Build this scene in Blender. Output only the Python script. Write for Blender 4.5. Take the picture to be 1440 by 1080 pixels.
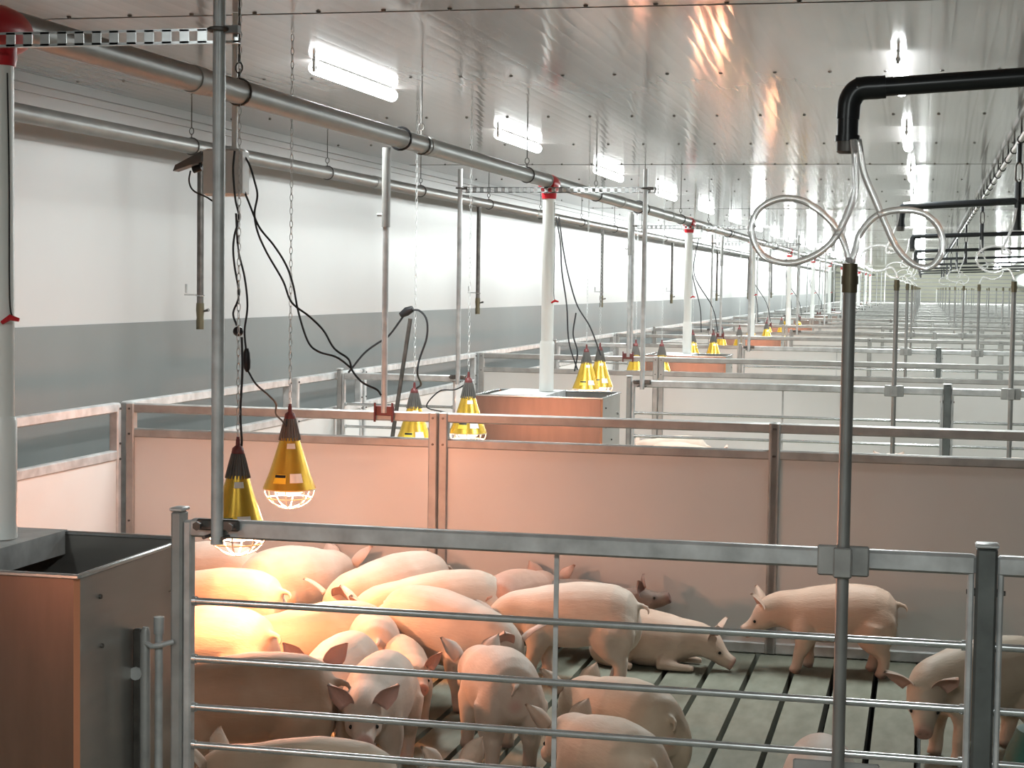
import bpy, bmesh, math, random
import numpy as np
from mathutils import Vector, Matrix
random.seed(7)
for o in list(bpy.data.objects): bpy.data.objects.remove(o)
SC = bpy.context.scene
COL = SC.collection
PI = math.pi

# ------------------------------------------------------------ camera
FPX = 2490.0
cD = np.array([580.0, -133.0, FPX]); cD /= np.linalg.norm(cD)
_t = -(FPX*FPX + 580**2 + 133**2)/(580-.014*133)
cX = -np.array([580+_t, -133+.014*_t, FPX]); cX /= np.linalg.norm(cX)
cZ = np.cross(cX, cD)
if cZ[1] > 0: cZ = -cZ
CAM = np.array([0, 0, 1.75])
cam_data = bpy.data.cameras.new('camera')
cam = bpy.data.objects.new('camera', cam_data); COL.objects.link(cam)
cam_data.sensor_width = 36; cam_data.lens = FPX/1440*36
cam_data.clip_start = .05; cam_data.clip_end = 300
M = Matrix(((cX[0], -cX[1], -cX[2], 0), (cD[0], -cD[1], -cD[2], 0), (cZ[0], -cZ[1], -cZ[2], 1.75), (0, 0, 0, 1)))
cam.matrix_world = M
SC.camera = cam

def _ray(px, py):
    v = np.array([px-720, py-540, FPX]); return np.array([v@cX, v@cD, v@cZ])
def at(px, py, y):      # point of the plane at depth y seen at a pixel
    r = _ray(px, py); return Vector(CAM + r*(y/r[1]))

# ------------------------------------------------------------ world, exposure
w = bpy.data.worlds.new('world'); SC.world = w; w.use_nodes = True
w.node_tree.nodes['Background'].inputs[0].default_value = (.80, .88, .90, 1)
w.node_tree.nodes['Background'].inputs[1].default_value = .25
SC.view_settings.view_transform = 'Standard'
SC.view_settings.look = 'None'
SC.view_settings.gamma = 1
SC.view_settings.exposure = 0.08
TUBE_W = 32.0        # watts of one ceiling tube light
HEAT_W = 30.0        # watts of one heat lamp

# ------------------------------------------------------------ materials
def mat(name, col, rough=.5, metal=0., noise=0., nscale=8., bump=0., emit=None, estr=0., alpha=1., trans=0., ior=1.45, spec=.5, col2=None, stretch=(1, 1, 1), rvar=0.):
    m = bpy.data.materials.new(name); m.use_nodes = True
    nt = m.node_tree; b = nt.nodes['Principled BSDF']
    b.inputs['Base Color'].default_value = (*col, 1)
    b.inputs['Roughness'].default_value = rough
    b.inputs['Metallic'].default_value = metal
    b.inputs['IOR'].default_value = ior
    b.inputs['Specular IOR Level'].default_value = spec
    b.inputs['Alpha'].default_value = alpha
    b.inputs['Transmission Weight'].default_value = trans
    if emit:
        b.inputs['Emission Color'].default_value = (*emit, 1)
        b.inputs['Emission Strength'].default_value = estr
    if noise or bump or rvar:
        tc = nt.nodes.new('ShaderNodeTexCoord'); mp = nt.nodes.new('ShaderNodeMapping')
        mp.inputs['Scale'].default_value = stretch
        nt.links.new(tc.outputs['Object'], mp.inputs[0])
        n = nt.nodes.new('ShaderNodeTexNoise'); n.inputs['Scale'].default_value = nscale; n.inputs['Detail'].default_value = 5
        nt.links.new(mp.outputs[0], n.inputs['Vector'])
        rp = nt.nodes.new('ShaderNodeValToRGB')
        rp.color_ramp.elements[0].position = .3; rp.color_ramp.elements[1].position = .7
        c2 = col2 or tuple(c*(1-noise) for c in col)
        rp.color_ramp.elements[0].color = (*c2, 1); rp.color_ramp.elements[1].color = (*col, 1)
        nt.links.new(n.outputs[0], rp.inputs[0])
        if noise or col2: nt.links.new(rp.outputs[0], b.inputs['Base Color'])
        if rvar:
            mr = nt.nodes.new('ShaderNodeMapRange')
            mr.inputs[3].default_value = max(.03, rough-rvar); mr.inputs[4].default_value = rough+rvar
            nt.links.new(n.outputs[0], mr.inputs[0]); nt.links.new(mr.outputs[0], b.inputs['Roughness'])
        if bump:
            bp = nt.nodes.new('ShaderNodeBump'); bp.inputs['Strength'].default_value = bump; bp.inputs['Distance'].default_value = .01
            nt.links.new(n.outputs[0], bp.inputs['Height']); nt.links.new(bp.outputs[0], b.inputs['Normal'])
    return m

GALV = mat('galvanised_steel', (.66, .67, .67), .42, .3, noise=.35, nscale=14, rvar=.12)
PIPEM = mat('auger_pipe_steel', (.34, .34, .33), .4, .55, noise=.25, nscale=6, rvar=.1)
GALV2 = mat('galvanised_frame', (.46, .455, .44), .5, .35, noise=.35, nscale=9, rvar=.12)
BRIGHT = mat('zinc_tube', (.66, .68, .68), .25, .75, noise=.2, nscale=25)
DARKSTEEL = mat('dark_steel', (.16, .15, .14), .45, .7, noise=.4, nscale=20)
POSTDARK = mat('dark_zinc_post', (.20, .215, .21), .5, .7, noise=.35, nscale=12)  # darker tone than the other gate steel
EDGEORANGE = mat('orange_edge', (.72, .30, .17), .35, .4)  # orange tone of the hopper corner strips
STAINREFL = mat('stainless_brown_reflection', (.27, .20, .17), .34, .9, noise=.15, nscale=3, stretch=(6, 1, 1))  # stainless front again, its dark brown reflection put into the base colour
STAIN = mat('stainless_sheet', (.44, .425, .40), .3, .75, noise=.12, nscale=3, rvar=.06, stretch=(1, 1, 6))
PANEL = mat('white_plastic_panel', (.72, .715, .70), .35, 0, noise=.06, nscale=2)
GREYWALL = mat('grey_wall_band', (.18, .192, .188), .5, 0, noise=.10, nscale=1.2, stretch=(1, 1, .4))
WHITEWALL = mat('white_wall', (.49, .48, .472), .35, 0, noise=.04, nscale=1.0)
PVC = mat('milky_plastic_pipe', (.84, .85, .82), .3, 0)
RED = mat('red_plastic', (.55, .02, .03), .3, 0)
DRED = mat('dark_red_plastic', (.17, .045, .045), .4, 0)
BLACK = mat('black_plastic', (.018, .018, .020), .35, 0)
BLACKPIPE = mat('black_water_pipe', (.014, .016, .018), .3, 0)
CABLE = mat('black_cable', (.02, .02, .022), .5, 0)
GREYBOX = mat('grey_junction_box', (.72, .74, .73), .4, 0)
GOLD = mat('gold_reflector', (.98, .62, .09), .26, .75, noise=.12, nscale=6)
FIN = mat('grey_fins', (.16, .15, .14), .45, .3)
STICK = mat('white_sticker', (.75, .75, .72), .4)
YSTICK = mat('yellow_sticker', (.75, .55, .05), .4)
TUBEON = mat('lit_tube', (1, 1, 1), .4, emit=(.95, 1., 1.), estr=14)
LAMPON = mat('lit_heat_bulb', (1, .8, .5), .3, emit=(1., .72, .40), estr=8)
CAGE = mat('white_wire_guard', (.85, .8, .72), .3, .2)
HOSE = mat('clear_hose', (1, 1, 1), .12, 0, trans=.75, ior=1.3, spec=.8)
CONC = mat('slat_concrete', (.235, .245, .195), .7, 0, nscale=5, bump=.25, col2=(.165, .17, .13), stretch=(3, 1, 1), noise=.1)
PIT = mat('pit_dark', (.02, .024, .018), .6, 0)
TEAL = mat('green_plastic', (.012, .12, .09), .6, 0, noise=.3, nscale=6)
ENDW = mat('pale_end_wall', (.70, .69, .56), .5, 0)
BAG = mat('translucent_duct', (.62, .64, .62), .4, 0)
BRASS = mat('brass_fitting', (.14, .12, .075), .4, .6)

# glossy ceiling with long grooves
def ceiling_mat():
    m = bpy.data.materials.new('glossy_ceiling_panel'); m.use_nodes = True
    nt = m.node_tree; b = nt.nodes['Principled BSDF']; L = nt.links.new
    tc = nt.nodes.new('ShaderNodeTexCoord'); sp = nt.nodes.new('ShaderNodeSeparateXYZ'); L(tc.outputs['Object'], sp.inputs[0])
    def math_(op, a, bv=None):
        n = nt.nodes.new('ShaderNodeMath'); n.operation = op
        if isinstance(a, float): n.inputs[0].default_value = a
        else: L(a, n.inputs[0])
        if bv is not None:
            if isinstance(bv, float): n.inputs[1].default_value = bv
            else: L(bv, n.inputs[1])
        return n.outputs[0]
    fx = math_('FRACT', math_('MULTIPLY', sp.outputs[0], 12.0))
    gx = math_('PINGPONG', fx, .5)
    groove = math_('SMOOTH_MIN', gx, .06)
    no = nt.nodes.new('ShaderNodeTexNoise'); no.inputs['Scale'].default_value = 1.2; no.inputs['Detail'].default_value = 4
    mp = nt.nodes.new('ShaderNodeMapping'); mp.inputs['Scale'].default_value = (3.5, .5, 1)
    L(tc.outputs['Object'], mp.inputs[0]); L(mp.outputs[0], no.inputs['Vector'])
    rp = nt.nodes.new('ShaderNodeValToRGB')
    rp.color_ramp.elements[0].position = .35; rp.color_ramp.elements[1].position = .65
    rp.color_ramp.elements[0].color = (.37, .35, .345, 1); rp.color_ramp.elements[1].color = (.42, .398, .39, 1)
    L(no.outputs[0], rp.inputs[0]); L(rp.outputs[0], b.inputs['Base Color'])
    h = math_('ADD', math_('MULTIPLY', groove, .006), math_('MULTIPLY', no.outputs[0], .0001))
    bp = nt.nodes.new('ShaderNodeBump'); bp.inputs['Strength'].default_value = .5; bp.inputs['Distance'].default_value = 1.
    L(h, bp.inputs['Height']); L(bp.outputs[0], b.inputs['Normal'])
    b.inputs['Roughness'].default_value = .11
    b.inputs['Specular IOR Level'].default_value = .6
    return m
CEIL = ceiling_mat()

def pig_mat():
    m = bpy.data.materials.new('pig_skin'); m.use_nodes = True
    nt = m.node_tree; b = nt.nodes['Principled BSDF']; L = nt.links.new
    ap = nt.nodes.new('ShaderNodeAttribute'); ap.attribute_name = 'pink'
    ad = nt.nodes.new('ShaderNodeAttribute'); ad.attribute_name = 'dark'
    oi = nt.nodes.new('ShaderNodeObjectInfo')
    tc = nt.nodes.new('ShaderNodeTexCoord')
    no = nt.nodes.new('ShaderNodeTexNoise'); no.inputs['Scale'].default_value = 5; no.inputs['Detail'].default_value = 5
    L(tc.outputs['Object'], no.inputs['Vector'])
    def mix(f, a, bb):
        n = nt.nodes.new('ShaderNodeMix'); n.data_type = 'RGBA'
        for s, v in ((0, f), (6, a), (7, bb)):
            if isinstance(v, tuple): n.inputs[s].default_value = v
            elif isinstance(v, float): n.inputs[s].default_value = v
            else: L(v, n.inputs[s])
        return n.outputs[2]
    rp = nt.nodes.new('ShaderNodeValToRGB')
    rp.color_ramp.elements[0].position = .38; rp.color_ramp.elements[1].position = .62
    rp.color_ramp.elements[0].color = (.60, .49, .40, 1); rp.color_ramp.elements[1].color = (.70, .605, .51, 1)
    L(no.outputs[0], rp.inputs[0])
    c = mix(ap.outputs['Fac'], rp.outputs[0], (.60, .32, .28, 1))
    c = mix(ad.outputs['Fac'], c, (.09, .06, .05, 1))
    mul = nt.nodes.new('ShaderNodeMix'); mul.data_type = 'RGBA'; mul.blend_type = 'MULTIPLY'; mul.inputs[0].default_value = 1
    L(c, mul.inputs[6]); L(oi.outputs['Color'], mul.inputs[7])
    L(mul.outputs[2], b.inputs['Base Color'])
    n2 = nt.nodes.new('ShaderNodeTexNoise'); n2.inputs['Scale'].default_value = 120; n2.inputs['Detail'].default_value = 3
    mp = nt.nodes.new('ShaderNodeMapping'); mp.inputs['Scale'].default_value = (.25, 1, 1)
    L(tc.outputs['Object'], mp.inputs[0]); L(mp.outputs[0], n2.inputs['Vector'])
    bp = nt.nodes.new('ShaderNodeBump'); bp.inputs['Strength'].default_value = .22; bp.inputs['Distance'].default_value = .006
    L(n2.outputs[0], bp.inputs['Height']); L(bp.outputs[0], b.inputs['Normal'])
    b.inputs['Roughness'].default_value = .6
    b.inputs['Sheen Weight'].default_value = .15
    return m
PIGSKIN = pig_mat()
EYE = mat('pig_eye', (.01, .008, .006), .12)

# ------------------------------------------------------------ helpers
class MB:
    def __init__(s): s.v = []; s.f = []
    def add(s, vs, fs):
        n = len(s.v); s.v += [tuple(v) for v in vs]; s.f += [tuple(i+n for i in f) for f in fs]; return s
    def box(s, x0, x1, y0, y1, z0, z1):
        v = [(x, y, z) for x in (x0, x1) for y in (y0, y1) for z in (z0, z1)]
        return s.add(v, [(0, 1, 3, 2), (4, 6, 7, 5), (0, 4, 5, 1), (2, 3, 7, 6), (0, 2, 6, 4), (1, 5, 7, 3)])
    def cbox(s, c, d, b=.0):
        x, y, z = c; a, e, h = d[0]/2, d[1]/2, d[2]/2
        if b <= 0: return s.box(x-a, x+a, y-e, y+e, z-h, z+h)
        vs = []                                     # chamfered along z edges and top/bottom
        for zz, k in ((z-h, b), (z-h+b, 0), (z+h-b, 0), (z+h, b)):
            A, E_ = a-k, e-k
            vs += [(x-A+b, y-E_, zz), (x+A-b, y-E_, zz), (x+A, y-E_+b, zz), (x+A, y+E_-b, zz), (x+A-b, y+E_, zz), (x-A+b, y+E_, zz), (x-A, y+E_-b, zz), (x-A, y-E_+b, zz)]
        fs = []
        for r in range(3):
            for i in range(8):
                j = (i+1) % 8; fs.append((r*8+i, r*8+j, r*8+8+j, r*8+8+i))
        fs += [tuple(range(7, -1, -1)), tuple(range(24, 32))]
        return s.add(vs, fs)
    def tube(s, pts, r, n=10, closed=False, cap=True):
        pts = [Vector(p) for p in pts]; m = len(pts)
        rs = r if isinstance(r, (list, tuple)) else [r]*m
        up = None; vs = []
        for i, p in enumerate(pts):
            if closed: d = pts[(i+1) % m]-pts[i-1]
            else: d = pts[min(i+1, m-1)]-pts[max(i-1, 0)]
            d.normalize()
            if up is None:
                up = Vector((0, 0, 1)) if abs(d.z) < .9 else Vector((1, 0, 0))
            a = up-d*up.dot(d)
            if a.length < 1e-5: a = d.orthogonal()
            a.normalize(); b = d.cross(a); up = a
            for k in range(n):
                t = 2*PI*k/n; vs.append(p+(a*math.cos(t)+b*math.sin(t))*rs[i])
        fs = []
        for i in range(m if closed else m-1):
            for k in range(n):
                i2 = (i+1) % m; k2 = (k+1) % n
                fs.append((i*n+k, i*n+k2, i2*n+k2, i2*n+k))
        if cap and not closed: fs += [tuple(range(n-1, -1, -1)), tuple((m-1)*n+k for k in range(n))]
        return s.add(vs, fs)
    def lathe(s, c, prof, n=24, cap=True):          # prof: (r, z)
        vs = [(c[0]+r*math.cos(2*PI*k/n), c[1]+r*math.sin(2*PI*k/n), c[2]+z) for r, z in prof for k in range(n)]
        fs = []
        for i in range(len(prof)-1):
            for k in range(n):
                k2 = (k+1) % n; fs.append((i*n+k, i*n+k2, (i+1)*n+k2, (i+1)*n+k))
        if cap: fs += [tuple(range(n-1, -1, -1)), tuple((len(prof)-1)*n+k for k in range(n))]
        return s.add(vs, fs)
    def ball(s, c, r, n=12, m=8, R=None):
        if not isinstance(r, (tuple, list)): r = (r, r, r)
        vs = []
        for i in range(1, m):
            th = PI*i/m
            for k in range(n):
                v = Vector((r[0]*math.sin(th)*math.cos(2*PI*k/n), r[1]*math.sin(th)*math.sin(2*PI*k/n), r[2]*math.cos(th)))
                if R: v = R @ v
                vs.append(v+Vector(c))
        t = Vector((0, 0, r[2])); bt = -t
        if R: t = R @ t; bt = R @ bt
        vs += [t+Vector(c), bt+Vector(c)]; a = len(vs)-2; fs = []
        for i in range(m-2):
            for k in range(n):
                k2 = (k+1) % n; fs.append((i*n+k, (i+1)*n+k, (i+1)*n+k2, i*n+k2))
        for k in range(n):
            k2 = (k+1) % n; fs.append((a, k, k2)); fs.append((a+1, (m-2)*n+k2, (m-2)*n+k))
        return s.add(vs, fs)
    def build(s, name, m, parent=None, smooth=True, loc=None, ang=.7):
        me = bpy.data.meshes.new(name); me.from_pydata(s.v, [], s.f); me.update()
        bm = bmesh.new(); bm.from_mesh(me); bmesh.ops.recalc_face_normals(bm, faces=bm.faces)
        for e in bm.edges:
            if len(e.link_faces) == 2 and e.calc_face_angle(0) > ang: e.smooth = False
        for f in bm.faces: f.smooth = smooth
        bm.to_mesh(me); bm.free()
        me.materials.append(m)
        o = bpy.data.objects.new(name, me); COL.objects.link(o)
        if parent: o.parent = parent
        if loc: o.location = loc
        return o

def tag(o, label=None, cat=None, group=None, kind=None):
    if label: o['label'] = label
    if cat: o['category'] = cat
    if group: o['group'] = group
    if kind: o['kind'] = kind
    return o
def thing(name, loc, label, cat, group=None):
    o = bpy.data.objects.new(name, None); COL.objects.link(o); o.location = loc
    o.empty_display_size = .1
    return tag(o, label, cat, group)
def copy_tree(o, parent=None):
    c = o.copy(); COL.objects.link(c); c.parent = parent
    for ch in list(o.children): copy_tree(ch, c)
    return c
def dup(o, dloc, label, group=None):
    c = copy_tree(o); c.location = Vector(o.location)+Vector(dloc); c['label'] = label
    if group: c['group'] = group
    return c
def struct(mb, name, m, parent=None):
    o = mb.build(name, m, parent, smooth=False)
    if not parent: o['kind'] = 'structure'
    return o
def spline(pts, k=6):
    P = [Vector(p) for p in pts]; P = [P[0]*2-P[1]]+P+[P[-1]*2-P[-2]]; out = []
    for i in range(1, len(P)-2):
        for j in range(k):
            t = j/k; a, b, c, d = P[i-1:i+3]
            out.append(.5*((2*b)+(c-a)*t+(2*a-5*b+4*c-d)*t*t+(3*b-a-3*c+d)*t**3))
    out.append(P[-2]); return out
ORD = ['nearest', 'second', 'third', 'fourth', 'fifth', 'sixth', 'seventh', 'eighth', 'ninth', 'tenth', 'eleventh', 'twelfth', 'thirteenth', 'fourteenth', 'fifteenth', 'sixteenth', 'seventeenth', 'eighteenth', 'nineteenth', 'twentieth', 'twenty-first', 'twenty-second', 'twenty-third', 'twenty-fourth', 'twenty-fifth', 'twenty-sixth']
PIT_Z = -.35
PER = 7.45           # pens repeat
NP = 12
YEND = 95.0
XL, XR = -4.58, 6.1
ZC = 2.8
YA, YB = 4.4, 8.45   # first open gate and first solid divider

# ------------------------------------------------------------ structure
m = MB()
x = -0.045
xs = []
x = -.155-.187*24
while x < 6.1:
    a, b = max(x, XL), min(x+.163, XR)
    if b > a: m.box(a, b, -1.5, YEND, -.1, 0)
    x += .187
fl = struct(m, 'floor', CONC)
tag(fl, 'grey green concrete slats running along the barn with dark gaps between them')
m = MB(); m.box(XL, XR, -1.5, YEND, PIT_Z, PIT_Z+.02)
struct(m, 'floor_pit', PIT, fl)
m = MB()
m.box(XL, XR, -1.5, YEND, ZC, ZC+.08)
ce = struct(m, 'ceiling', CEIL)
m = MB()
y = 6.62-2.17*3; i = 0
rows = []
while y < 60:
    rows.append(y); y += 2.17
for y in rows:
    if y < 2: continue
    n = 8 if y < 30 else 5
    x = -4.45
    while x < 5.9:
        m.lathe((x, y, ZC-.004), [(.009, 0), (.009, .004)] if n == 5 else [(.005, -.003), (.009, 0), (.010, .004)], n=n)
        x += .265
scr = m.build('screw', DARKSTEEL, ce); scr['kind'] = 'stuff'
m = MB()
for i in range(1, len(rows), 4):
    m.box(XL, XR, rows[i]+2.17*2-.004+.05, rows[i]+2.17*2+.004+.05, ZC-.002, ZC+.01)
m.build('joint_strip', DARKSTEEL, ce, smooth=False)
m = MB(); m.box(XL-.1, XL, -1.5, YEND, PIT_Z, ZC+.08); wl = struct(m, 'wall_left', WHITEWALL)
m = MB(); m.box(XL, XL+.012, -1.5, YEND, PIT_Z, 1.487); struct(m, 'grey_band', GREYWALL, wl)
m = MB(); m.box(XL, XL+.05, -1.5, YEND, ZC-.05, ZC).box(XL, XL+.02, -1.5, YEND, ZC-.09, ZC-.05); struct(m, 'trim_1', WHITEWALL)
m = MB(); m.box(XR, XR+.1, -1.5, YEND, PIT_Z, ZC+.08); wr = struct(m, 'wall_right', WHITEWALL)
m = MB(); m.box(XR-.012, XR, -1.5, YEND, PIT_Z, 1.487); struct(m, 'grey_band', GREYWALL, wr)
m = MB(); m.box(XL-.1, XR+.1, YEND, YEND+.1, PIT_Z, ZC+.08); we = struct(m, 'wall_far', ENDW)
m = MB()
for k in range(8): m.box(XL, XR, YEND-.03, YEND, 1.1+k*.2, 1.14+k*.2)
struct(m, 'slat_rib', WHITEWALL, we)
m = MB(); m.box(XL-.1, XR+.1, -1.6, -1.5, PIT_Z, ZC+.08); struct(m, 'wall_near', WHITEWALL)

# ------------------------------------------------------------ ceiling lights
def ceiling_light(x, y, label, group):
    t = thing('ceiling_light', (x, y, ZC), label, 'ceiling light', group)
    m = MB(); m.cbox((0, 0, -.014), (.035, 1.2, .026), .005); m.build('base', STICK, t)
    for s in (-1, 1):
        m = MB(); m.tube([(0, s*.62, -.038), (0, s*.634, -.038)], .013, 10); m.box(-.007, .007, min(s*.634, s*.645), max(s*.634, s*.645), -.06, 0); m.build('end_cap', STICK if s > 0 else GREYBOX, t)
    m = MB(); m.tube([(0, -.625, -.038), (0, .625, -.038)], .033, 14); m.build('tube', TUBEON, t)
    return t
def area(x, y, w_, parent=None):
    if y > 30:
        ld = bpy.data.lights.new('tube_glow', 'POINT'); ld.energy = w_*1.35*(7 if y > 80 else 1); ld.shadow_soft_size = .12; ld.color = (.93, 1., .985)
        o = bpy.data.objects.new('tube_glow', ld); COL.objects.link(o); return o
    ld = bpy.data.lights.new('tube_glow', 'AREA'); ld.shape = 'RECTANGLE'; ld.size = .12; ld.size_y = 1.2
    ld.energy = w_; ld.color = (.93, 1., .985)
    o = bpy.data.objects.new('tube_glow', ld); COL.objects.link(o); o.location = (x, y, ZC-.1)
    return o
LY = [8.68-3.725*2+3.725*k for k in range(24)]
proto = None
for row, (lx, side) in enumerate(((-2.85, 'left'), (-.14, 'right'), (3.2, 'far right'))):
    idx = 0
    for k, y in enumerate(LY):
        if row == 2 and y < 12: continue
        if y < 6 and (k or row == 2): continue
        vis = y > 6
        if vis: lab = '%s lit tube light in the %s row under the ceiling' % (ORD[idx].capitalize(), side); idx += 1
        else: lab = 'unseen tube light added for front fill in the %s row, %s' % (side, 'overhead out of view')  # tubes above the view, added as front fill light
        if proto is None: t = proto = ceiling_light(lx, y, lab, 'tube lights in rows on the ceiling')
        else:
            t = copy_tree(proto); t.location = (lx, y, ZC); t['label'] = lab
        wv = TUBE_W
        if y > 30:
            if k % 2: continue
            wv = TUBE_W*3.2
        l = area(lx, y, wv); l.parent = t; l.location = (0, 0, -.1)

# ------------------------------------------------------------ fences
ZTOP = 1.09
def gate(x0, x1, y, label, group, far=False, brace=True, post_l=True, name='pen_gate'):
    t = thing(name, (x0, y, 0), label, 'gate', group); W = x1-x0
    rail = MB(); rail.cbox((W/2, 0, 1.087), (W-.05, .04, .048), .006)
    bars = []
    for z in (.888, .731, .600, .497, .38, .25, .12):
        b = MB()
        b.tube([(.025, 0, z), (W-.03, 0, z)], .0095, 10 if not far else 6)
        if not far: b.tube([(.026, 0, z), (.040, 0, z)], .013, 10); b.tube([(W-.054, 0, z), (W-.042, 0, z)], .013, 10)
        bars.append(b)
    pl = MB(); pw = .05 if x0 > 0 else .032; pl.cbox((0 if x0 > 0 else -.010, 0, .56), (pw, .05, 1.14), .006)
    ch = MB(); ch.cbox((.034 if x0 > 0 else .018, 0, .56), (.014 if x0 > 0 else .022, .034, 1.09), .004); ch2 = MB(); ch2.cbox((W-.036, 0, .56), (.016, .034, 1.09), .004)
    br = MB(); br.cbox((W*.49, .014, .54), (.012, .006, 1.05), 0)
    if far:
        a = MB()
        for q in (rail, pl, ch, ch2, *bars[:5]): a.add(q.v, q.f)
        a.build('frame', GALV2, t); return t
    rail.build('top_rail', GALV, t)
    for b in bars: b.build('bar', BRIGHT, t)
    if post_l:
        pl.build('post', POSTDARK if x0 > 0 else GALV2, t)
        c_ = MB(); c_.cbox((0 if x0 > 0 else -.010, 0, 1.135), (pw+.006, .056, .010), .003); c_.build('post_cap', GALV, t)
        if x0 > 0:
            for s in (-1, 1):
                q = MB(); q.tube([(s*.025, 0, 1.02), (s*.04, 0, 1.02)], .010, 6); q.tube([(s*.04, 0, 1.02), (s*.046, 0, 1.02)], .006, 6); q.build('bolt', DARKSTEEL, t)
    ch.build('side_channel', GALV, t); ch2.build('side_channel', GALV, t)
    if brace: br.build('brace', GALV, t)
    return t

def divider(x0, x1, y, label, group, far=False):
    t = thing('divider_panel', (x0, y, 0), label, 'divider', group); W = x1-x0
    p = MB(); p.cbox((W/2, 0, .49), (W-.09, .03, .90))
    r1 = MB(); r1.cbox((W/2, 0, 1.083), (W-.005, .045, .048), .006)
    r2 = MB(); r2.cbox((W/2, 0, .955), (W-.005, .045, .045), .006)
    r3 = MB(); r3.cbox((W/2, -.003, .03), (W-.09, .05, .055), .006)
    l1 = MB(); l1.cbox((.026, -.004, .555), (.046, .052, 1.11), .006)
    l2 = MB(); l2.cbox((W-.026, -.004, .555), (.046, .052, 1.11), .006)
    if far:
        a = MB()
        for q in (r1, r2, l1, l2): a.add(q.v, q.f)
        a.build('frame', GALV2, t); p.build('panel', PANEL, t); return t
    p.build('panel', PANEL, t)
    r1.build('top_rail', GALV2, t); r2.build('middle_rail', GALV2, t); r3.build('bottom_channel', GALV, t)
    for q in (l1, l2): q.build('upright', GALV2, t)
    for xx in (.026, W-.026):
        for z in (1.08, .95, .5): q = MB(); q.tube([(xx, -.03, z), (xx, -.036, z)], .006, 6); q.build('bolt', DARKSTEEL, t)
    return t

DX = [-4.0, -2.325, -.695, .95, 2.6, 4.25, 5.9]
dcol = ['by the left alley', 'second from the left alley', 'third from the left alley', 'fourth from the left alley', 'second from the right wall', 'next to the right wall']
dproto = {}; gproto = {}
for k in range(NP):
    y = YB+PER*k
    far = k >= 3
    for j in range(6):
        if k == 0 and j > 3: continue
        if k == 1 and j > 4: continue
        lab = 'white panel with steel frame, %s solid divider row, %s' % (ORD[k], dcol[j])
        grp = 'solid white divider panels between pens'
        key = (far,)
        if key not in dproto: dproto[key] = divider(DX[j], DX[j+1], y, lab, grp, far)
        else: c = copy_tree(dproto[key]); c.location = (DX[j], y, 0); c['label'] = lab
GX = [('a', -3.98, -3.12), ('b', -1.92, .164), ('c', .164, 2.25), ('d', 2.25, 4.2), ('e', 4.2, 6.0)]
gn = {'a': 'short one left of the feeder', 'b': 'right of the feeder', 'c': 'second right of the feeder', 'd': 'third right of the feeder', 'e': 'by the right wall'}
for k in range(NP):
    y = YA+PER*k
    far = k >= 3
    for c_, a, b in GX:
        if k == 0 and c_ in 'ade': continue
        if k == 1 and c_ in 'de': continue
        lab = 'grey tube pen gate in the %s open row, %s' % (ORD[k], gn[c_])
        key = (far, c_)
        if key not in gproto: gproto[key] = gate(a, b, y, lab, 'open barred pen gates', far, brace=c_ in 'bc')
        else:
            q = copy_tree(gproto[key]); q.location = (a, y, 0); q['label'] = lab

# alley fence along the left wall
def alley(y0, y1, label, group):
    t = thing('alley_fence_panel', (-4.04, y0, 0), label, 'fence', group); L = y1-y0
    m = MB(); m.cbox((0, L/2, .42), (.03, L-.08, .80)); m.build('panel', PANEL, t)
    m = MB(); m.cbox((0, L/2, 1.085), (.045, L-.01, .05), .006); m.build('top_rail', GALV, t)
    m = MB(); m.cbox((0, L/2, .84), (.045, L-.01, .05), .006); m.build('middle_rail', GALV, t)
    for yy in (.025, L-.025):
        m = MB(); m.cbox((0, yy, .55), (.05, .042, 1.11), .006); m.build('upright', GALV, t)
    for yy in (.025, L-.025):
        for z in (1.08, .9, .82): m = MB(); m.tube([(.025, yy, z), (.033, yy, z)], .006, 6); m.build('bolt', DARKSTEEL, t)
    return t
ay = [4.75, 7.25, 8.42, 11.02, 12.45, 14.9]
segs = [(4.75, 7.2), (7.22, 8.42), (8.5, 10.95), (11.05, 12.45), (12.5, 15.85)]
yy = 15.95
while yy < 92: segs.append((yy, yy+3.65)); yy += 3.725
for i, (a, b) in enumerate(segs):
    lab = '%s white panelled fence section along the left alley' % ORD[i].capitalize()
    if i <= 5: pr_ = alley(a, b, lab, 'alley fence panels')
    else: q = copy_tree(pr_); q.location = (-4.04, a, 0); q['label'] = lab

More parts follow.
